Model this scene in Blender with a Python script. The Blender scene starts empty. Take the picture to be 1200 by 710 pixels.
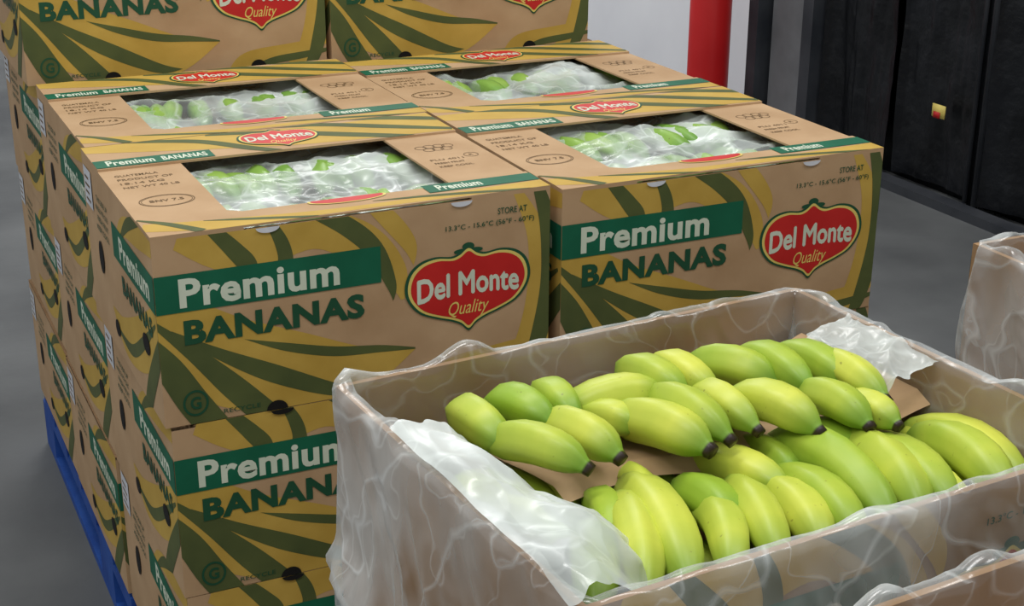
import bpy, random
from math import *
from mathutils import Vector, noise
from mathutils.geometry import tessellate_polygon
random.seed(7)
sc=bpy.context.scene
sc.view_settings.view_transform='Standard'
W,D,H=.53,.44,.2445
DY=.4462;HZ=.2454;PH=.12;ZF=-3*HZ-PH-.0085
# ---------------- materials
def lin(c):
    return tuple(((x/255)/12.92 if x/255<=.04045 else ((x/255+.055)/1.055)**2.4) for x in c)+(1,)
def newmat(n):
    m=bpy.data.materials.new(n);m.use_nodes=True
    nt=m.node_tree;return m,nt,nt.nodes['Principled BSDF']
def noisemat(n,c1,c2,scale=8,rough=.7,bump=.0,bscale=60,detail=6,spec=.3,coord='Object'):
    m,nt,b=newmat(n)
    tc=nt.nodes.new('ShaderNodeTexCoord');no=nt.nodes.new('ShaderNodeTexNoise')
    no.inputs['Scale'].default_value=scale;no.inputs['Detail'].default_value=detail
    nt.links.new(tc.outputs[coord],no.inputs['Vector'])
    r=nt.nodes.new('ShaderNodeValToRGB');r.color_ramp.elements[0].color=lin(c1);r.color_ramp.elements[1].color=lin(c2)
    r.color_ramp.elements[0].position=.3;r.color_ramp.elements[1].position=.7
    nt.links.new(no.outputs['Fac'],r.inputs['Fac']);nt.links.new(r.outputs['Color'],b.inputs['Base Color'])
    b.inputs['Roughness'].default_value=rough;b.inputs['Specular IOR Level'].default_value=spec
    if bump:
        n2=nt.nodes.new('ShaderNodeTexNoise');n2.inputs['Scale'].default_value=bscale;n2.inputs['Detail'].default_value=4
        nt.links.new(tc.outputs[coord],n2.inputs['Vector'])
        bp=nt.nodes.new('ShaderNodeBump');bp.inputs['Strength'].default_value=bump;bp.inputs['Distance'].default_value=.01
        nt.links.new(n2.outputs['Fac'],bp.inputs['Height']);nt.links.new(bp.outputs['Normal'],b.inputs['Normal'])
    return m
M={}
M['kraft']=noisemat('kraft_cardboard',(166,134,98),(185,154,118),9,.78,.28,11)
M['kraftin']=noisemat('kraft_inner',(136,106,74),(160,127,90),7,.8,.2,12)
M['must']=noisemat('ink_mustard',(174,141,58),(192,159,74),12,.65,.2,11)
M['olive']=noisemat('ink_olive',(68,78,42),(86,94,50),12,.65,.2,11)
M['green']=noisemat('ink_green',(10,84,58),(18,98,70),12,.6,.2,11)
M['dgreen']=noisemat('ink_dark_green',(22,70,46),(32,80,54),12,.6)
M['white']=noisemat('ink_white',(190,200,178),(206,212,192),12,.6)
M['red']=noisemat('ink_red',(176,30,30),(194,42,38),12,.5,.2,11)
M['yel']=noisemat('ink_yellow',(208,186,96),(218,198,108),12,.5)
M['brown']=noisemat('ink_brown',(96,74,44),(112,86,54),12,.7)
M['holepaint']=noisemat('painted_hole_shade',(10,9,7),(20,17,13),12,.9)  # shade inside the hand holes, painted as flat near-black discs, nothing cut
M['sticker']=noisemat('sticker_paper',(190,193,198),(212,214,218),20,.5)
M['blue']=noisemat('pallet_blue',(24,62,136),(40,82,158),10,.7,.3,30)
def plastic(n,base,amp,scale=14,bump=.6,col=(225,230,228),wid=.05,patch=0.,face=.4,rough=.3,gloss=.06):
    m,nt,b=newmat(n);L=nt.links.new
    def N(t):return nt.nodes.new(t)
    def MT(op,a,bb=None,c=None,cl=False):
        x=N('ShaderNodeMath');x.operation=op;x.use_clamp=cl
        for i,v in enumerate((a,bb,c)):
            if v is None:continue
            if isinstance(v,(int,float)):x.inputs[i].default_value=v
            else:L(v,x.inputs[i])
        return x.outputs[0]
    tc=N('ShaderNodeTexCoord')
    def crease(sc_,dist,w_):
        no=N('ShaderNodeTexNoise');no.inputs['Scale'].default_value=sc_;no.inputs['Detail'].default_value=1.5;no.inputs['Distortion'].default_value=dist
        L(tc.outputs['Object'],no.inputs['Vector'])
        ab=MT('ABSOLUTE',MT('SUBTRACT',no.outputs['Fac'],.5))
        r=N('ShaderNodeMapRange');r.inputs['From Min'].default_value=0;r.inputs['From Max'].default_value=w_
        r.inputs['To Min'].default_value=1;r.inputs['To Max'].default_value=0
        L(ab,r.inputs['Value'])
        return ab,r.outputs[0]
    a1,c1=crease(scale,.3,wid);a2_,c2=crease(scale*1.9,.3,wid*.8)
    cr=MT('MAXIMUM',c1,MT('MULTIPLY',c2,.7))
    lw=N('ShaderNodeLayerWeight');lw.inputs['Blend'].default_value=.3
    op=MT('MULTIPLY_ADD',cr,amp,base)
    op=MT('MULTIPLY_ADD',lw.outputs['Facing'],face,op)
    pn=N('ShaderNodeTexNoise');pn.inputs['Scale'].default_value=6;pn.inputs['Detail'].default_value=3;L(tc.outputs['Object'],pn.inputs['Vector'])
    pm=N('ShaderNodeMapRange');pm.inputs['From Min'].default_value=.35;pm.inputs['From Max'].default_value=.65;pm.inputs['To Min'].default_value=-patch;pm.inputs['To Max'].default_value=patch
    L(pn.outputs['Fac'],pm.inputs['Value'])
    op=MT('ADD',op,pm.outputs[0],None,True)
    b.inputs['Base Color'].default_value=lin(col);b.inputs['Roughness'].default_value=rough
    b.inputs['Specular IOR Level'].default_value=.5
    hs=MT('MULTIPLY_ADD',a1,2.2,MT('MULTIPLY',a2_,.9))
    bp=N('ShaderNodeBump');bp.inputs['Strength'].default_value=bump;bp.inputs['Distance'].default_value=.01;bp.invert=True
    L(hs,bp.inputs['Height']);L(bp.outputs['Normal'],b.inputs['Normal'])
    tr=N('ShaderNodeBsdfTransparent');gl=N('ShaderNodeBsdfGlossy');gl.inputs['Roughness'].default_value=.22;L(bp.outputs['Normal'],gl.inputs['Normal'])
    m1=N('ShaderNodeMixShader');m1.inputs['Fac'].default_value=gloss;L(tr.outputs[0],m1.inputs[1]);L(gl.outputs[0],m1.inputs[2])
    mx=N('ShaderNodeMixShader')
    L(op,mx.inputs['Fac']);L(m1.outputs[0],mx.inputs[1]);L(b.outputs[0],mx.inputs[2])
    L(mx.outputs[0],nt.nodes['Material Output'].inputs['Surface'])
    return m
M['liner']=plastic('clear_plastic_inner',.05,.14,9,.5,face=.25,patch=.08,wid=.018)
M['linero']=plastic('clear_plastic_outer',.10,.2,8,.55,patch=.18,face=.5,wid=.018,gloss=.08)
M['bag']=plastic('cloudy_plastic_bag',.48,.12,8,.4,(222,229,224),patch=.2,face=.35,wid=.02)
M['bagc']=plastic('clear_plastic_bag',.24,.25,9,.6,(222,230,224),patch=.26,face=.45,wid=.025)
def peel(n,ca,cb,cg):
    m,nt,b=newmat(n);L=nt.links.new
    at=nt.nodes.new('ShaderNodeAttribute');at.attribute_name='bt'
    av=nt.nodes.new('ShaderNodeAttribute');av.attribute_name='bv'
    tc=nt.nodes.new('ShaderNodeTexCoord');no=nt.nodes.new('ShaderNodeTexNoise');no.inputs['Scale'].default_value=30;no.inputs['Detail'].default_value=5
    L(tc.outputs['Object'],no.inputs['Vector'])
    su=nt.nodes.new('ShaderNodeMath');su.operation='MULTIPLY_ADD';su.inputs[1].default_value=.4;L(no.outputs['Fac'],su.inputs[0])
    s2=nt.nodes.new('ShaderNodeMath');s2.operation='MULTIPLY';s2.inputs[1].default_value=.6;L(av.outputs['Fac'],s2.inputs[0]);L(s2.outputs[0],su.inputs[2])
    r=nt.nodes.new('ShaderNodeValToRGB');r.color_ramp.elements[0].color=lin(ca);r.color_ramp.elements[1].color=lin(cb)
    r.color_ramp.elements[0].position=.2;r.color_ramp.elements[1].position=.8
    L(su.outputs[0],r.inputs['Fac'])
    r2=nt.nodes.new('ShaderNodeValToRGB');cr=r2.color_ramp
    cr.elements[0].position=0;cr.elements[0].color=(1,1,1,1);cr.elements[1].position=1;cr.elements[1].color=(1,1,1,1)
    for p,v in((.16,.8),(.34,.2),(.72,.0),(.93,.85)):
        e=cr.elements.new(p);e.color=(v,v,v,1)
    L(at.outputs['Fac'],r2.inputs['Fac'])
    mx=nt.nodes.new('ShaderNodeMix');mx.data_type='RGBA';mx.inputs['B'].default_value=lin(cg)
    L(r2.outputs['Color'],mx.inputs['Factor']);L(r.outputs['Color'],mx.inputs['A'])
    r3=nt.nodes.new('ShaderNodeMapRange');r3.inputs['From Min'].default_value=.950;r3.inputs['From Max'].default_value=.965
    L(at.outputs['Fac'],r3.inputs['Value'])
    m2=nt.nodes.new('ShaderNodeMix');m2.data_type='RGBA';m2.inputs['B'].default_value=lin((40,28,18))
    L(r3.outputs[0],m2.inputs['Factor']);L(mx.outputs['Result'],m2.inputs['A'])
    # small freckles
    sp=nt.nodes.new('ShaderNodeTexNoise');sp.inputs['Scale'].default_value=170;sp.inputs['Detail'].default_value=1;L(tc.outputs['Object'],sp.inputs['Vector'])
    sr=nt.nodes.new('ShaderNodeMapRange');sr.inputs['From Min'].default_value=.74;sr.inputs['From Max'].default_value=.80;sr.inputs['To Max'].default_value=.5;L(sp.outputs['Fac'],sr.inputs['Value'])
    m3=nt.nodes.new('ShaderNodeMix');m3.data_type='RGBA';m3.inputs['B'].default_value=lin((96,84,36))
    L(sr.outputs[0],m3.inputs['Factor']);L(m2.outputs['Result'],m3.inputs['A'])
    L(m3.outputs['Result'],b.inputs['Base Color'])
    b.inputs['Roughness'].default_value=.43;b.inputs['Specular IOR Level'].default_value=.42
    return m
M['peel']=peel('banana_peel',(142,172,48),(202,206,78),(104,146,46))
M['peelg']=peel('banana_peel_green',(112,156,62),(146,178,80),(84,130,54))
# ---------------- mesh helpers
class MB:
    def __init__(s): s.v=[];s.f=[];s.m=[];s.mats=[];s.bt=[];s.bv=[]
    def mi(s,k):
        if k not in s.mats:s.mats.append(k)
        return s.mats.index(k)
    def add(s,vs,fs,k,bt=None,bv=.5):
        o=len(s.v);s.v+= [tuple(v) for v in vs];s.f+=[tuple(i+o for i in f) for f in fs];s.m+=[s.mi(k)]*len(fs)
        s.bt+= (bt if bt else [0.5]*len(vs));s.bv+=[bv]*len(vs)
    def box(s,a,b,k):
        (x0,y0,z0),(x1,y1,z1)=a,b
        s.add([(x0,y0,z0),(x1,y0,z0),(x1,y1,z0),(x0,y1,z0),(x0,y0,z1),(x1,y0,z1),(x1,y1,z1),(x0,y1,z1)],
              [(3,2,1,0),(4,5,6,7),(0,1,5,4),(1,2,6,5),(2,3,7,6),(3,0,4,7)],k)
    def mesh(s,name,smooth=False):
        me=bpy.data.meshes.new(name);me.from_pydata(s.v,[],s.f)
        for k in s.mats:me.materials.append(M[k])
        me.polygons.foreach_set('material_index',s.m)
        if smooth: me.polygons.foreach_set('use_smooth',[True]*len(s.f))
        a=me.attributes.new('bt','FLOAT','POINT');a.data.foreach_set('value',s.bt)
        a=me.attributes.new('bv','FLOAT','POINT');a.data.foreach_set('value',s.bv)
        me.update();return me
def obj(name,me,parent=None,loc=(0,0,0),rot=(0,0,0)):
    o=bpy.data.objects.new(name,me);sc.collection.objects.link(o);o.location=loc;o.rotation_euler=rot
    if parent:o.parent=parent
    return o
def cat(pts,closed=False,n=6):
    out=[];L=len(pts);rng=range(L if closed else L-1)
    for i in rng:
        g=lambda j:Vector(pts[j%L]) if closed else Vector(pts[max(0,min(L-1,j))])
        p0,p1,p2,p3=g(i-1),g(i),g(i+1),g(i+2)
        for k in range(n):
            t=k/n
            out.append(.5*((2*p1)+(-p0+p2)*t+(2*p0-5*p1+4*p2-p3)*t*t+(-p0+3*p1-3*p2+p3)*t**3))
    if not closed: out.append(Vector(pts[-1]))
    return [tuple(p) for p in out]
def clip(poly,x0,y0,x1,y1):
    for ax,val,sg in((0,x0,1),(0,x1,-1),(1,y0,1),(1,y1,-1)):
        out=[];n=len(poly)
        for i in range(n):
            a,b=poly[i],poly[(i+1)%n];ia=(a[ax]-val)*sg>=0;ib=(b[ax]-val)*sg>=0
            if ia:out.append(a)
            if ia!=ib:
                t=(val-a[ax])/(b[ax]-a[ax]);out.append((a[0]+(b[0]-a[0])*t,a[1]+(b[1]-a[1])*t))
        poly=out
        if not poly:break
    return poly
TXT={}
def text(body,bold=.0,shear=0):
    key=(body,bold,shear)
    if key in TXT:return TXT[key]
    c=bpy.data.curves.new('t','FONT');c.body=body;c.offset=bold;c.shear=shear;c.resolution_u=3;c.fill_mode='FRONT'
    if bold: c.space_character=1.0+bold*1.6
    o=bpy.data.objects.new('t',c);sc.collection.objects.link(o)
    bpy.context.view_layer.update()
    me=bpy.data.meshes.new_from_object(o.evaluated_get(bpy.context.evaluated_depsgraph_get()))
    V=[(v.co.x,v.co.y) for v in me.vertices];F=[tuple(p.vertices) for p in me.polygons]
    bpy.data.objects.remove(o);bpy.data.meshes.remove(me)
    x0=min(v[0] for v in V);x1=max(v[0] for v in V);y0=min(v[1] for v in V);y1=max(v[1] for v in V)
    V=[((v[0]-x0)/(x1-x0),(v[1]-y0)/(y1-y0)) for v in V]
    TXT[key]=(V,F);return TXT[key]
class Face:
    """flat print on a panel: origin O, axes U,V (unit), clip w,h"""
    def __init__(s,mb,O,U,V,w,h):
        s.mb=mb;s.O=Vector(O);s.U=Vector(U);s.V=Vector(V);s.N=s.U.cross(s.V);s.w=w;s.h=h
    def P(s,p,l): return s.O+s.U*p[0]+s.V*p[1]+s.N*(.0002*l)
    def poly(s,pts,k,l):
        pts=clip([tuple(p) for p in pts],0,0,s.w,s.h)
        if len(pts)<3:return
        tr=tessellate_polygon([[Vector((p[0],p[1],0)) for p in pts]])
        fs=[]
        for t in tr:
            a,b,c=[pts[i] for i in t]
            ar=(b[0]-a[0])*(c[1]-a[1])-(b[1]-a[1])*(c[0]-a[0])
            if abs(ar)<1e-10:continue
            fs.append(t if ar>0 else (t[0],t[2],t[1]))
        s.mb.add([s.P(p,l) for p in pts],fs,k)
    def rect(s,x0,y0,x1,y1,k,l): s.poly([(x0,y0),(x1,y0),(x1,y1),(x0,y1)],k,l)
    def ell(s,cx,cy,rx,ry,k,l,n=28): s.poly([(cx+rx*cos(2*pi*i/n),cy+ry*sin(2*pi*i/n)) for i in range(n)],k,l)
    def ring(s,cx,cy,rx,ry,t,k,l,n=28):
        a=[(cx+rx*cos(2*pi*i/n),cy+ry*sin(2*pi*i/n)) for i in range(n)];b=[(cx+(rx-t)*cos(2*pi*i/n),cy+(ry-t)*sin(2*pi*i/n)) for i in range(n)]
        s.mb.add([s.P(p,l) for p in a+b],[(i,(i+1)%n,n+(i+1)%n,n+i) for i in range(n)],k)
    def text(s,body,x0,y0,x1,y1,k,l,bold=0,shear=0,arc=0):
        V,F=text(body,bold,shear)
        s.mb.add([s.P((x0+(x1-x0)*v[0],y0+(y1-y0)*v[1]+arc*(1-(2*v[0]-1)**2)),l) for v in V],F,k)
    def band(s,pts,wd,k,l,n=7):
        c=cat([(p[0],p[1],w) for p,w in zip(pts,wd)],n=n)
        L=[];R_=[]
        for i,p in enumerate(c):
            a=c[max(0,i-1)];b=c[min(len(c)-1,i+1)];dx,dy=b[0]-a[0],b[1]-a[1];q=hypot(dx,dy) or 1
            nx,ny=-dy/q,dx/q;w=max(p[2],0)/2
            L.append((p[0]+nx*w,p[1]+ny*w));R_.append((p[0]-nx*w,p[1]-ny*w))
        for i in range(len(c)-1):
            s.poly([R_[i],R_[i+1],L[i+1],L[i]],k,l+i*.012)
SH=[(0,1.0),(.14,.86),(.28,.80),(.52,.84),(.76,.76),(.93,.54),(1.0,.2),(.95,-.12),(.78,-.42),(.52,-.6),(.28,-.72),(.12,-.84),(0,-1)]
SH=SH+[(-x,y) for x,y in SH[1:-1][::-1]]
def logo(F,cx,cy,w,h,l):
    base=cat(SH,True,4)[::-1]
    F.ell(cx,cy+h*.52,w*.05,h*.05,'dgreen',l);F.ell(cx-w*.06,cy+h*.47,w*.06,h*.03,'dgreen',l+.3);F.ell(cx+w*.06,cy+h*.47,w*.06,h*.03,'dgreen',l+.6)
    for sx,sy,k,dl in((1.05,1.06,'dgreen',1),(1,1,'yel',2),(.95,.93,'red',3)):
        F.poly([(cx+x*w/2*sx,cy+y*h/2*sy) for x,y in base],k,l+dl)
    for i,(dx,dy) in enumerate(((-.006,0),(.006,0),(0,.012),(0,-.012))):
        F.text('Del Monte',cx-w*(.42-dx),cy-h*(.10-dy),cx+w*(.42+dx),cy+h*(.18+dy),'white',l+4+i*.2,0,0,h*.04)
    F.text('Quality',cx-w*.17,cy-h*.36,cx+w*.17,cy-h*.14,'yel',l+4,.0,.35)
def art_front(F,w,h,top=True):
    def B(pts,wd,k,l): F.band([(x*w,y*h) for x,y in pts],[q*h for q in wd],k,l)
    B([(.06,1.0),(.2,.9),(.38,.95),(.5,.84),(.58,.66),(.6,.5)],[.12,.24,.2,.22,.14,.02],'must',1)
    B([(.13,1.05),(.19,.9),(.22,.8),(.2,.7)],[.06,.09,.1,.1],'olive',2.2)
    B([(.27,1.05),(.3,.92),(.31,.82),(.3,.75)],[.04,.07,.08,.1],'olive',2.2)
    B([(.36,1.08),(.46,.95),(.53,.8),(.57,.6),(.575,.5)],[.07,.1,.1,.06,.0],'olive',2.2)
    B([(.52,1.05),(.57,.95),(.62,.8),(.63,.68)],[.06,.1,.08,.0],'must',1.5)
    B([(.9,1.05),(.965,.75),(.975,.4),(.93,.1),(.86,-.08)],[.04,.12,.17,.14,.1],'must',1)
    B([(.955,1.1),(.995,.8),(1.0,.45),(.965,.1),(.93,-.05)],[.05,.1,.11,.1,.06],'olive',2.2)
    B([(-.06,.66),(.04,.5),(.16,.31),(.32,.19),(.48,.14),(.63,.21)],[.26,.4,.48,.44,.28,.01],'must',1)
    B([(-.04,.5),(.02,.32),(.07,.12),(.12,-.05)],[.1,.14,.16,.16],'olive',2.2)
    B([(-.02,.6),(.08,.38),(.17,.16),(.26,-.06)],[.02,.08,.13,.14],'olive',2.2)
    B([(.03,.52),(.14,.36),(.27,.2),(.42,.05),(.5,.03)],[.01,.06,.1,.07,.0],'olive',2.2)
    B([(.2,.42),(.3,.34),(.42,.27),(.54,.24),(.63,.21)],[.0,.045,.055,.04,.01],'olive',2.2)
    B([(.66,-.05),(.72,.05),(.86,.1),(1.02,.16)],[.06,.12,.1,.04],'must',1)
    B([(.7,-.05),(.8,.03),(.92,.06),(1.02,.09)],[.02,.05,.05,.02],'olive',2.2)
    F.rect(0,.615*h,.545*w,.815*h,'green',4)
    F.text('Premium',.055*w,.635*h,.44*w,.79*h,'white',5,.03)
    F.text('BANANAS',.06*w,.435*h,.50*w,.57*h,'dgreen',5,.045)
    logo(F,.775*w,.505*h,.325*w,.46*h,5)
    if top:
        F.text('STORE AT',.855*w,.90*h,.935*w,.935*h,'dgreen',5,.01)
        F.text("13.3°C - 15.6°C (56°F - 60°F)",.715*w,.835*h,.955*w,.872*h,'dgreen',5,.01)
    F.ring(.075*w,.115*h,.034*w*.9,.072*h,.003,'dgreen',5)
    F.text('G',.062*w,.08*h,.088*w,.15*h,'dgreen',5,.03)
    F.text('RECYCLE',.14*w,.03*h,.23*w,.055*h,'dgreen',5)
def art_side(F,w,h,flip=False):
    X=(lambda x:(1-x)) if not flip else (lambda x:x)
    def B(pts,wd,k,l): F.band([(X(x)*w,y*h) for x,y in pts],[q*h for q in wd],k,l)
    B([(-.06,.6),(.1,.42),(.3,.26),(.5,.18),(.66,.25)],[.24,.3,.3,.22,.02],'must',1)
    B([(-.05,.5),(.06,.3),(.16,.1),(.24,-.1)],[.1,.13,.14,.12],'olive',2.2)
    B([(.02,.55),(.2,.34),(.4,.16),(.6,.16)],[.02,.07,.07,.02],'olive',2.2)
    B([(-.05,1.0),(.2,.93),(.4,.86),(.55,.65)],[.14,.14,.1,.02],'must',1)
    B([(.1,1.05),(.3,.93),(.42,.8)],[.04,.07,.03],'olive',2.2)
    xs=sorted((X(0)*w,X(.56)*w));F.rect(xs[0],.615*h,xs[1],.815*h,'green',4)
    tx=sorted((X(.06)*w,X(.46)*w));F.text('Premium',tx[0],.65*h,tx[1],.78*h,'white',5,.03);
    F.text('BANANAS',tx[0],.45*h,tx[1],.56*h,'dgreen',5,.03)
    F.ell(X(.16)*w,.36*h,.02,.014,'holepaint',7);F.ell(X(.78)*w,.48*h,.016,.024,'holepaint',7);F.ell(X(.6)*w,.16*h,.015,.012,'holepaint',7)
    xs=sorted((X(.85)*w,X(.97)*w));F.rect(xs[0],.72*h,xs[1],.95*h,'sticker',7)
    for i in range(4):F.rect(xs[0]+.008,(.75+.045*i)*h,xs[1]-.012-.006*(i%2),(.765+.045*i)*h,'brown',8)
    for i,t in enumerate(('KEEP COOL','FRESH FRUIT','HANDLE WITH CARE','THIS SIDE UP')):
        xs=sorted((X(.62)*w,X(.81-.02*(i%2))*w));F.text(t,xs[0],(.64+.06*i)*h,xs[1],(.672+.06*i)*h,'dgreen',5,.01)
HX0,HX1,HY0,HY1=.215,.785,.13,.72
def closed_box(name,opened):
    mb=MB();t=.005
    mb.box((0,0,-H),(W,t,0),'kraft');mb.box((0,D-t,-H),(W,D,0),'kraft')
    mb.box((0,t,-H),(t,D-t,0),'kraft');mb.box((W-t,t,-H),(W,D-t,0),'kraft');mb.box((t,t,-H),(W-t,D-t,-H+t),'kraft')
    art_front(Face(mb,(0,0,-H),(1,0,0),(0,0,1),W,H),W,H)
    art_front(Face(mb,(W,D,-H),(-1,0,0),(0,0,1),W,H),W,H)
    art_side(Face(mb,(0,D,-H),(0,-1,0),(0,0,1),D,H),D,H)
    art_side(Face(mb,(W,0,-H),(0,1,0),(0,0,1),D,H),D,H,True)
    f=Face(mb,(0,0,-H),(1,0,0),(0,0,1),W,H)
    for u in(.27,.757):
        f.ell(u*W,0,.014,.013,'holepaint',11)
        f.ell(u*W,H,.015,.007,'sticker' if opened else 'holepaint',11)
    if opened:
        x0,x1,y0,y1=HX0*W,HX1*W,HY0*D,HY1*D
        mb.box((0,0,0),(x0,D,.003),'kraft');mb.box((x1,0,0),(W,D,.003),'kraft')
        def slab(poly,z0,z1,k):
            n=len(poly);mb.add([(p[0],p[1],z0) for p in poly]+[(p[0],p[1],z1) for p in poly],
                [tuple(range(n))[::-1],tuple(range(n,2*n))]+[(i,(i+1)%n,n+(i+1)%n,n+i) for i in range(n)],k)
        FS=.075
        slab([(0,0),(W,0),(W,FS),(x1+.01,FS),(x1-.015,y0),(x0+.015,y0),(x0-.01,FS),(0,FS)],.003,.0055,'kraft')
        slab([(0,y1),(W,y1),(W,D),(0,D)],.003,.0065,'kraft')
        F=Face(mb,(0,y1,.0065),(1,0,0),(0,1,0),W,D-y1);w,h=W,D-y1
        def q(x,y):return (x*w,y*h)
        F.band([q(-.02,.95),q(.3,.75),q(.6,.5),q(1.02,.5)],[.4*h,.75*h,.8*h,.95*h],'must',1)
        F.band([q(.12,1.05),q(.3,.75),q(.42,.2),q(.5,-.1)],[.1*h,.16*h,.16*h,.1*h],'olive',2.2)
        F.band([q(.34,1.0),q(.52,.8),q(.68,.4),q(.88,-.1)],[.1*h,.16*h,.2*h,.16*h],'olive',2.2)
        F.band([q(.54,1.05),q(.68,.9),q(.84,.5),q(1.0,.1)],[.1*h,.16*h,.18*h,.1*h],'olive',2.2)
        F.band([q(.76,1.05),q(.88,.9),q(1.02,.6)],[.1*h,.18*h,.16*h],'olive',2.2)
        F.rect(.0*w,.02*h,.31*w,.32*h,'green',4)
        F.text('Premium',.03*w,.07*h,.155*w,.27*h,'white',5,.03);F.text('BANANAS',.175*w,.08*h,.295*w,.25*h,'white',5,.03)
        logo(F,.52*w,.5*h,.22*w,.74*h,5)
        h=FS;F2=Face(mb,(0,0,.0055),(1,0,0),(0,1,0),W,h)
        F2.band([(0,.5*h),(.2*w,.2*h),(.5*w,.15*h),(w,.2*h)],[.4*h,.5*h,.2*h,.4*h],'must',1)
        F2.band([(.0*w,h*.95),(.06*w,h*.55),(.12*w,0)],[.05*h,.16*h,.2*h],'olive',2.2)
        F2.band([(.14*w,h*.5),(.24*w,.3*h),(.4*w,-.05*h)],[.02*h,.12*h,.1*h],'olive',2.2)
        F2.band([(.55*w,h*.4),(.72*w,.25*h),(.95*w,-.05*h)],[.02*h,.13*h,.1*h],'olive',2.2)
        F2.rect(.7*w,.42*h,w,.86*h,'green',4);F2.text('Premium',.73*w,.5*h,.85*w,.79*h,'white',5,.03)
        F2=Face(mb,(0,0,.0055),(1,0,0),(0,1,0),W,y0)
        F2.ell(.5*w,y0*.93,.10*w,.017,'yel',5);F2.ell(.5*w,y0*.93,.093*w,.0145,'red',6)
        F3=Face(mb,(0,0,.003),(1,0,0),(0,1,0),W,D)
        F3.ring(.105*W,.34*D,.036,.026,.0014,'brown',2);F3.ring(.105*W,.34*D,.033,.023,.0008,'brown',2)
        F3.text('BNV 7.5',.105*W-.022,.34*D-.004,.105*W+.022,.34*D+.006,'brown',2,.02)
        for i,(dx,dy) in enumerate(((-.022,.006),(-.008,.009),(.007,.009),(.02,.006),(-.014,-.008),(.0,-.007),(.013,-.008))):
            F3.ring(.885*W+dx,.56*D+dy,.009,.0085,.0013,'brown',2+i*.05,14)
        F3.ring(.945*W,.44*D,.011,.011,.0012,'brown',2);F3.text('R',.945*W-.003,.44*D-.004,.945*W+.003,.44*D+.004,'brown',2)
        for i,t in enumerate(('NET WT 40 LB','18.14 KG','PRODUCT OF','GUATEMALA')):F3.text(t,.03*W,(.5+.045*i)*D,(.17-.03*(i%2))*W,(.521+.045*i)*D,'brown',2,.01)
        for i,t in enumerate(('KEEP COOL','FRESH FRUIT','PLU 4011')):F3.text(t,.82*W,(.33+.04*i)*D,(.915-.01*(i%2))*W,(.348+.04*i)*D,'brown',2,.01)
    else:
        mb.box((0,0,0-.004),(W,D,0),'kraft')
    return mb.mesh(name)
me_top=closed_box('banana_box_vented',True);me_low=closed_box('banana_box_plain',False)
# ---------------- banana
def banana(mb,P0,P1,r,bend=.2,up=(0,0,1),k='peel',ns=20):
    P0=Vector(P0);P1=Vector(P1);ax=(P1-P0);L=ax.length;ax.normalize();u=Vector(up);u=(u-ax*u.dot(ax));u.normalize();s=ax.cross(u)
    prof=[(0,.34),(.04,.33),(.08,.40),(.13,.62),(.2,.83),(.3,.95),(.42,1.),(.56,1.0),(.68,.97),(.78,.89),(.85,.76),(.9,.58),(.93,.44),(.95,.37),(.97,.35),(1,.32)]
    vs=[];bt=[];ph=random.uniform(0,6)
    for t,rr in prof:
        c=P0+ax*(L*t)+u*(bend*L*(1-(2*t-1)**2))
        sl=bend*4*(1-2*t);T=(ax+u*sl).normalized();nn=s;bb=T.cross(s)
        for i in range(ns):
            a=2*pi*i/ns;q=r*rr*(1+.06*cos(5*a+ph)+.02*cos(10*a+2*ph))
            vs.append(c+nn*(q*cos(a))+bb*(-q*sin(a)));bt.append(t)
    fs=[];n=len(prof)
    for j in range(n-1):
        for i in range(ns):
            fs.append((j*ns+i,j*ns+(i+1)%ns,(j+1)*ns+(i+1)%ns,(j+1)*ns+i))
    fs.append(tuple(range(ns))[::-1]);fs.append(tuple((n-1)*ns+i for i in range(ns)))
    mb.add(vs,fs,k,bt,random.random())
def crumple(mb,fn,nu,nv,k):
    vs=[fn(i/(nu-1),j/(nv-1)) for j in range(nv) for i in range(nu)]
    mb.add(vs,[(j*nu+i,j*nu+i+1,(j+1)*nu+i+1,(j+1)*nu+i) for j in range(nv-1) for i in range(nu-1)],k)
def ridge(p,s,seed=0,oc=3):
    q=Vector(p)*s+Vector((seed,seed*1.7,0));v=0;a=1
    for o in range(oc):
        v+=a*(1-abs(noise.noise(q))*2.2);q=q*2.1;a*=.42
    return v/1.7-.5
def contents(seed):
    rnd=random.Random(seed);mb=MB()
    for row in range(2):
        for i in range(11):
            x=.07+.038*i+rnd.uniform(-.01,.01);y=.05+.16*row+rnd.uniform(-.02,.02)
            banana(mb,(x,y+.17,-.064),(x+rnd.uniform(-.05,.05),y,-.050+.006*row),.0185,.13,k='peelg')
    mb.box((.01,.01,-.16),(W-.01,D-.01,-.155),'kraftin')
    def fn(u,v):
        x=.012+u*(W-.024);y=.012+v*(D-.024);e=min(u,1-u,v,1-v)
        z=-.014+.022*ridge((x,y*1.4,0),7.5,seed,3)+.014*noise.noise(Vector((x*7,y*7,seed)))
        return (x,y,min(z,-.003) if e<.25 else min(z,.01))
    crumple(mb,fn,120,100,'bagc')
    return mb.mesh('bag_contents',True)
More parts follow.
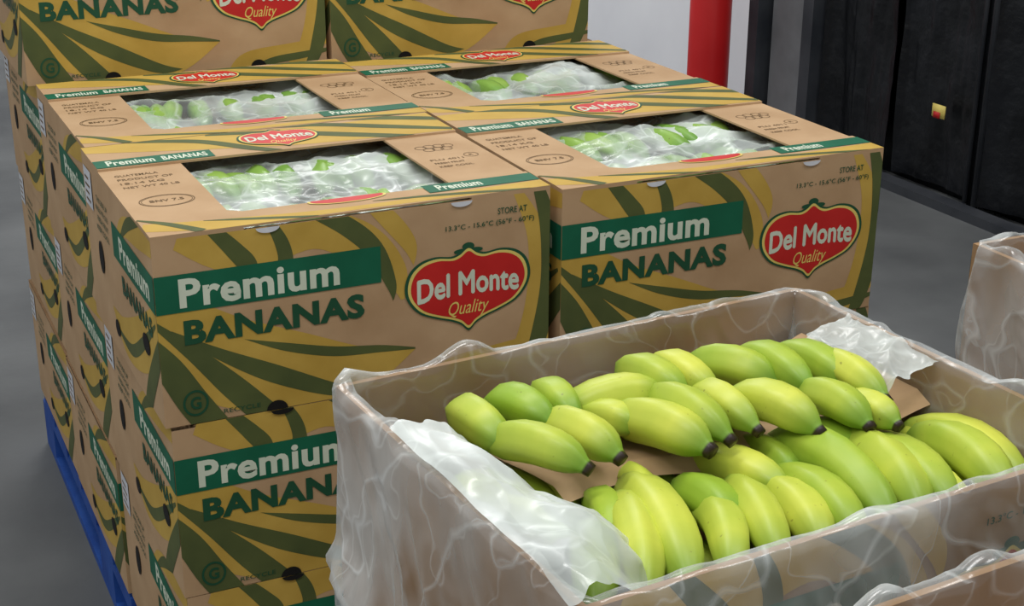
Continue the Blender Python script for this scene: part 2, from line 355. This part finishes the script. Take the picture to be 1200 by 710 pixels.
# ---------------- stack
def place(i,j,k,opened,dx=0,dy=0,rz=0,dz=0):
    o=obj('banana_box',me_top if opened else me_low,None,(j*.54+dx,i*DY+dy,-k*HZ+dz),(0,0,rz))
    if opened:
        obj('bag_contents',contents(i*3+j+1),o)
    return o
rr=random.Random(3)
for i in range(3):
    for j in range(2):
        dz=-.008 if j else 0
        for k in range(-1 if i==2 else 0,3):
            top=(k==0 and i<2)
            if i==0 and j==0 and k==0: place(i,j,k,top,-.008,0,.002,dz)
            elif k==-1: place(i,j,k,top,-.014,.012,0,dz)
            else: place(i,j,k,top,rr.uniform(-.003,.003)+(.0 if j==0 else .003),rr.uniform(-.001,.001),rr.uniform(-.003,.003),dz)
def pallet(x0,y0,w,d,z0,rz=0):
    mb=MB();h=PH
    for q in range(9):
        yy=d*q/9;mb.box((0,yy,h-.018),(w,yy+d/9-.03,h),'blue')
    for q in range(3):
        xx=(w-.09)*q/2
        for y in(0,(d-.12)/2,d-.12): mb.box((xx,y,.018),(xx+.09,y+.12,h-.036),'blue')
        mb.box((xx,0,h-.036),(xx+.09,d,h-.018),'blue');mb.box((xx,0,0),(xx+.09,d,.018),'blue')
    return obj('wooden_pallet',mb.mesh('pallet'),None,(x0,y0,z0),(0,0,rz))
pallet(.0,0,1.08,DY*3,ZF)
# ---------------- camera
cam=bpy.data.objects.new('camera',bpy.data.cameras.new('camera'));sc.collection.objects.link(cam);sc.camera=cam
cam.location=(-0.3382,-1.7004,0.5677);cam.rotation_euler=(1.2054,-0.0054,-0.4399);cam.data.lens=52.616;cam.data.sensor_width=36;cam.data.clip_start=.02
CW,CD=.52,.415
CO=Vector((.0683,-.9539,.0259));CR=.0728
CH=.235
def crate_mesh():
    mb=MB();t=.006
    mb.box((0,0,-CH),(CW,t,0),'kraftin');mb.box((0,CD-t,-CH),(CW,CD,0),'kraftin')
    mb.box((0,t,-CH),(t,CD-t,0),'kraftin');mb.box((CW-t,t,-CH),(CW,CD-t,0),'kraftin');mb.box((t,t,-CH),(CW-t,CD-t,-CH+t),'kraftin')
    F=Face(mb,(0,0,-CH),(1,0,0),(0,0,1),CW,CH);art_front(F,CW,CH)
    F=Face(mb,(CW,CD,-CH),(-1,0,0),(0,0,1),CW,CH);art_front(F,CW,CH)
    return mb.mesh('crate_body')
me_crate=crate_mesh()
def liner_mesh(seed,inside=.11,outside=.222):
    mb=MB();N=600
    per=[]
    rc=.012
    segs=[((rc,0),(CW-rc,0),(0,-1)),((CW,rc),(CW,CD-rc),(1,0)),((CW-rc,CD),(rc,CD),(0,1)),((0,CD-rc),(0,rc),(-1,0))]
    tot=2*(CW+CD);
    for a,b,n in segs:
        L=hypot(b[0]-a[0],b[1]-a[1]);m=int(N*L/tot)
        for i in range(m):
            t=i/(m-1);nn=Vector((n[0],n[1]))
            per.append(((a[0]+(b[0]-a[0])*t,a[1]+(b[1]-a[1])*t),nn))
    prof=[]
    for i in range(18): t=1-i/18;prof.append((-.010-.004*t,-inside*t,t,-1))
    prof+=[(-.008,.001,.06,-1),(-.003,.003,.0,1),(.003,.001,.06,1)]
    for i in range(32): t=(i+1)/32;prof.append((.005+.012*t,-outside*t,t,1))
    vs=[];n=len(per)
    for j,(off,z,amt,side) in enumerate(prof):
        for i,(p,nn) in enumerate(per):
            q=Vector((p[0]*12,p[1]*12,z*4+seed))
            fold=ridge((p[0]+z*.5,p[1]-z*.45,z*.3+seed),10,seed,4)
            w=noise.noise(q)*.012+fold*(.024 if side>0 else .010)
            o=off+side*max(-.003,(w+.005)*(.2+min(1,amt*1.4)))
            hi=.005 if nn[1]<-.5 else .013
            zz=z+max(0,noise.noise(Vector((p[0]*18,p[1]*18,seed+3))))*2*(hi if amt<.1 else 0)
            if j==len(prof)-1: zz+=noise.noise(Vector((p[0]*9,p[1]*9,seed)))*.04+.02
            tang=Vector((-nn[1],nn[0]))*noise.noise(q+Vector((9,9,9)))*.010*amt
            vs.append((p[0]+nn[0]*o+tang[0],p[1]+nn[1]*o+tang[1],zz))
    F=lambda a,b:[(j*n+i,j*n+(i+1)%n,(j+1)*n+(i+1)%n,(j+1)*n+i) for j in range(a,b) for i in range(n)]
    mb.add(vs,F(0,18),'liner')
    fs=F(18,len(prof)-1);mb.f+=fs;mb.m+=[mb.mi('linero')]*len(fs)
    return mb.mesh('plastic_liner',True)
def crate(locn,rz,seed):
    o=obj('open_fruit_crate',me_crate,None,locn,(0,0,rz))
    obj('plastic_liner',liner_mesh(seed),o)
    for k in range(2): obj('banana_box',me_low,None,(locn[0]-.005,locn[1]-.014,locn[2]-CH-.001-k*HZ),(0,0,rz))
    return o
cr=crate(CO,CR,2)
# banana fingers in crate-local millimetres: crown xyz, tip xyz, radius
back=[(107,383,-33,100,278,-27,20),(143,371,-32,154,291,-25,20),(191,369,-32,179,293,-25,19),(195,330,-38,281,302,-28,22),(283,369,-30,292,285,-27,20),(320,363,-31,321,277,-30,20),(350,351,-34,387,273,-30,21),(403,345,-34,400,239,-28,20),(446,342,-38,445,233,-30,20),(472,298,-36,446,192,-26,18)]
back2=[(107,301,-32,141,212,-28,19),(165,307,-34,177,220,-31,20),(207,316,-38,222,258,-29,18),(229,291,-34,249,191,-28,21),(275,301,-35,275,197,-28,20),(320,291,-36,308,201,-28,19),(337,268,-34,355,176,-30,20),(403,250,-34,401,164,-30,20),(428,222,-35,427,156,-31,18)]
front=[(158,241,-76,109,125,-64,18),(120,184,-74,53,66,-65,22),(166,213,-75,90,55,-63,22),(198,241,-79,134,56,-62,25),(204,267,-79,177,177,-62,18),(225,175,-78,166,52,-64,21),(236,214,-76,222,117,-60,21),(275,194,-78,215,50,-64,22),(276,254,-74,296,139,-59,22),(295,179,-74,259,52,-63,22),(354,233,-71,334,54,-65,24),(321,185,-72,295,49,-63,21),(401,206,-78,365,56,-64,22),(431,202,-77,395,50,-60,23),(436,231,-78,416,95,-62,21),(480,182,-74,448,39,-63,24),(425,133,-75,412,53,-65,18),(500,203,-79,480,48,-64,22),(500,191,-94,495,47,-82,20),(406,249,-76,392,157,-61,20),(335,261,-75,326,170,-63,20),(490,209,-73,494,144,-61,18)]
def bunchgroup(lst,bend,ext,rs,side):
    r_=random.Random(11)
    for s in range(0,len(lst),4):
        mb=MB()
        for a in lst[s:s+4]:
            q=[x/1000 for x in a];P0=Vector(q[:3]);P1=Vector(q[3:6]);d=P0-P1
            P0=P0+d*ext;P0.z-=.012
            P0.x=min(max(P0.x,.03),CW-.03);P0.y=min(P0.y,CD-.03)
            banana(mb,P0,P1,q[6]*rs*r_.uniform(.9,1.08),bend*r_.uniform(.7,1.3),(side*r_.uniform(.2,1.3),.25,1))
        obj('banana_bunch',mb.mesh('banana_bunch',True),cr)
bunchgroup(back,.17,.2,.96,-.4);bunchgroup(back2,.17,.22,.96,-.4);bunchgroup(front,.13,.2,.9,.45)
mb=MB();r_=random.Random(9)
for a in range(12):
    x=.04+a*.04;banana(mb,(x,.2,-.13),(x+r_.uniform(-.03,.05),.04,-.125),.02,.15,ns=10)
    banana(mb,(x,.37,-.11),(x+r_.uniform(-.03,.05),.22,-.10),.02,.15,ns=10)
obj('lower_banana_layer',mb.mesh('lower_layer',True),cr)
mb=MB()
def fnp(u,v):
    ex=.128+.378*u;ey=.229-.033*u+.012*sin(u*pi)+.006*sin(u*9)
    y=ey+(.385-ey)*v;x=ex-.06*(1-u)*v*.6
    z=-.055+.004*sin(u*7+1)*(1-v)+.002*noise.noise(Vector((x*20,y*20,0)))
    if v<.1: z-=(.1-v)/.1*.010
    z+=max(0,u-.88)/.12*.018
    return (x,y,z)
crumple(mb,fnp,60,40,'kraft');obj('paper_divider',mb.mesh('paper_divider',True),cr)
mb=MB()
def fnb(u,v):
    x=-.006+u*(.095+.035*sin(pi*min(1,max(0,v*1.1)))+.012*noise.noise(Vector((v*9,3,0))));y=.008+v*.28+.012*noise.noise(Vector((u*6,v*9,7)))
    z=.012+.018*sin(pi*u)-.075*u**2.2-.012*max(0,.2-v)/.2+(.024*ridge((x,y*.7,0),8,4,3)+.014*noise.noise(Vector((x*14,y*14,1))))*min(1,5*u+.2)
    return (x,y,z)
crumple(mb,fnb,100,160,'bag');obj('crumpled_bag',mb.mesh('crumpled_bag',True),cr)
mb=MB()
def fnc(u,v):
    x=.44+u*.075;y=.20+v*.13+.01*noise.noise(Vector((u*6,v*6,2)))
    return (x,y,-.02+.02*u+.024*ridge((x,y,0),11,8,3)-.03*(1-min(1,u*4)))
crumple(mb,fnc,60,80,'bag');obj('crumpled_bag',mb.mesh('crumpled_bag_small',True),cr)
pallet(CO.x-.01,CO.y-.03,.55,.46,ZF,CR)
crate((.826,-.465-CD,CO.z),.0,5);pallet(.81,-.90,.56,.46,ZF)
crate((.243,-1.03-CD,CO.z),CR,8);pallet(.243,-1.03-CD-.02,.55,.46,ZF,CR)
# ---------------- room
M['floor']=noisemat('concrete_floor',(74,76,77),(104,106,106),2.2,.55,.08,30,12)
M['wallw']=noisemat('white_wall',(222,223,228),(236,237,240),2,.6)
M['black']=noisemat('black_curtain',(7,8,10),(24,26,30),5,.38,.8,14)
M['steel']=noisemat('dark_steel',(44,47,52),(66,68,72),6,.4)
M['steell']=noisemat('grey_steel',(96,98,100),(120,122,124),6,.4)
M['redp']=noisemat('red_paint',(182,24,26),(196,34,34),5,.4)
def slabobj(name,a,b,k):
    mb=MB();mb.box(a,b,k);return obj(name,mb.mesh(name))
slabobj('floor',(-4,-4,ZF-.1),(6,9,ZF),'floor')
XW=2.92
slabobj('wall_right',(XW+.25,-4,ZF),(XW+.4,9,2.6),'wallw')
slabobj('wall_back',(-4,9,ZF),(6,9.15,2.6),'wallw')
mb=MB()
def fc(y0,y1,sd):
    def f(u,v):
        y=y0+u*(y1-y0);z=ZF+.03+v*2.6
        return (XW+.05+.03*ridge((y*.5,0,z*.15),5,sd)+.010*ridge((y,0,z*.25),14,sd,3)+.012*noise.noise(Vector((y*8,z*3,0)))-.03*(abs(2*u-1)**8),y,z)
    return f
for y0,y1,sd in((-1.5,-.6,2),(-.57,.2,3),(.23,1.0,5),(1.03,1.78,6),(1.83,2.22,4),(2.25,2.64,7)): crumple(mb,fc(y0,y1,sd),70,60,'black')
mb.box((XW+.0,1.775,ZF+.03),(XW+.03,1.79,2.4),'steel');mb.box((XW+.0,1.82,ZF+.03),(XW+.03,1.83,2.4),'steel');mb.box((XW+.01,1.79,ZF),(XW+.03,1.82,2.4),'black')
mb.box((XW+.09,-1.5,ZF),(XW+.11,2.64,2.5),'black')
mb.box((XW-.004,1.95,-.59),(XW,2.01,-.548),'yel');mb.box((XW-.007,1.97,-.592),(XW-.004,2.0,-.572),'red')
obj('dock_curtain',mb.mesh('dock_curtain',True))
slabobj('curb_trim',(XW-.06,-1.5,ZF),(XW+.0,2.3,ZF+.03),'steel')
mb=MB();mb.box((XW-.02,2.66,ZF),(XW+.2,2.72,2.6),'steel');mb.box((XW+.12,2.72,ZF),(XW+.2,3.0,2.6),'steel');mb.box((XW-.02,3.0,ZF),(XW+.2,3.06,2.6),'steel')
mb.box((XW+.02,2.76,ZF),(XW+.12,2.96,ZF+.75),'steell')
obj('door_frame',mb.mesh('door_frame'))
mb=MB();n=32;r=.08
mb.add([(r*cos(2*pi*i/n),r*sin(2*pi*i/n),0) for i in range(n)]+[(r*cos(2*pi*i/n),r*sin(2*pi*i/n),2.2) for i in range(n)],[(i,(i+1)%n,n+(i+1)%n,n+i) for i in range(n)]+[tuple(range(n,2*n))],'redp')
obj('red_bollard',mb.mesh('bollard',True),None,(2.80,3.17,ZF))
w=bpy.data.worlds.new('world');sc.world=w;w.use_nodes=True;w.node_tree.nodes['Background'].inputs[0].default_value=(.94,.97,1,1);w.node_tree.nodes['Background'].inputs[1].default_value=.56
def area(loc_,size,sy,e,rot=(0,0,0),col=(1,.99,.975)):
    l=bpy.data.lights.new('ceiling_and_fill_light','AREA');l.shape='RECTANGLE';l.size=size;l.size_y=sy;l.energy=e;l.color=col
    o=bpy.data.objects.new('ceiling_and_fill_light',l);sc.collection.objects.link(o);o.location=loc_;o.rotation_euler=rot
area((.2,.6,3.0),1.8,.5,50);area((-1.2,-1.6,3.0),1.8,.5,52);area((1.8,-1.2,3.0),1.8,.5,36);area((1.9,5.0,2.8),1.8,.5,90)  # last lamp is an added fill that brightens the white wall
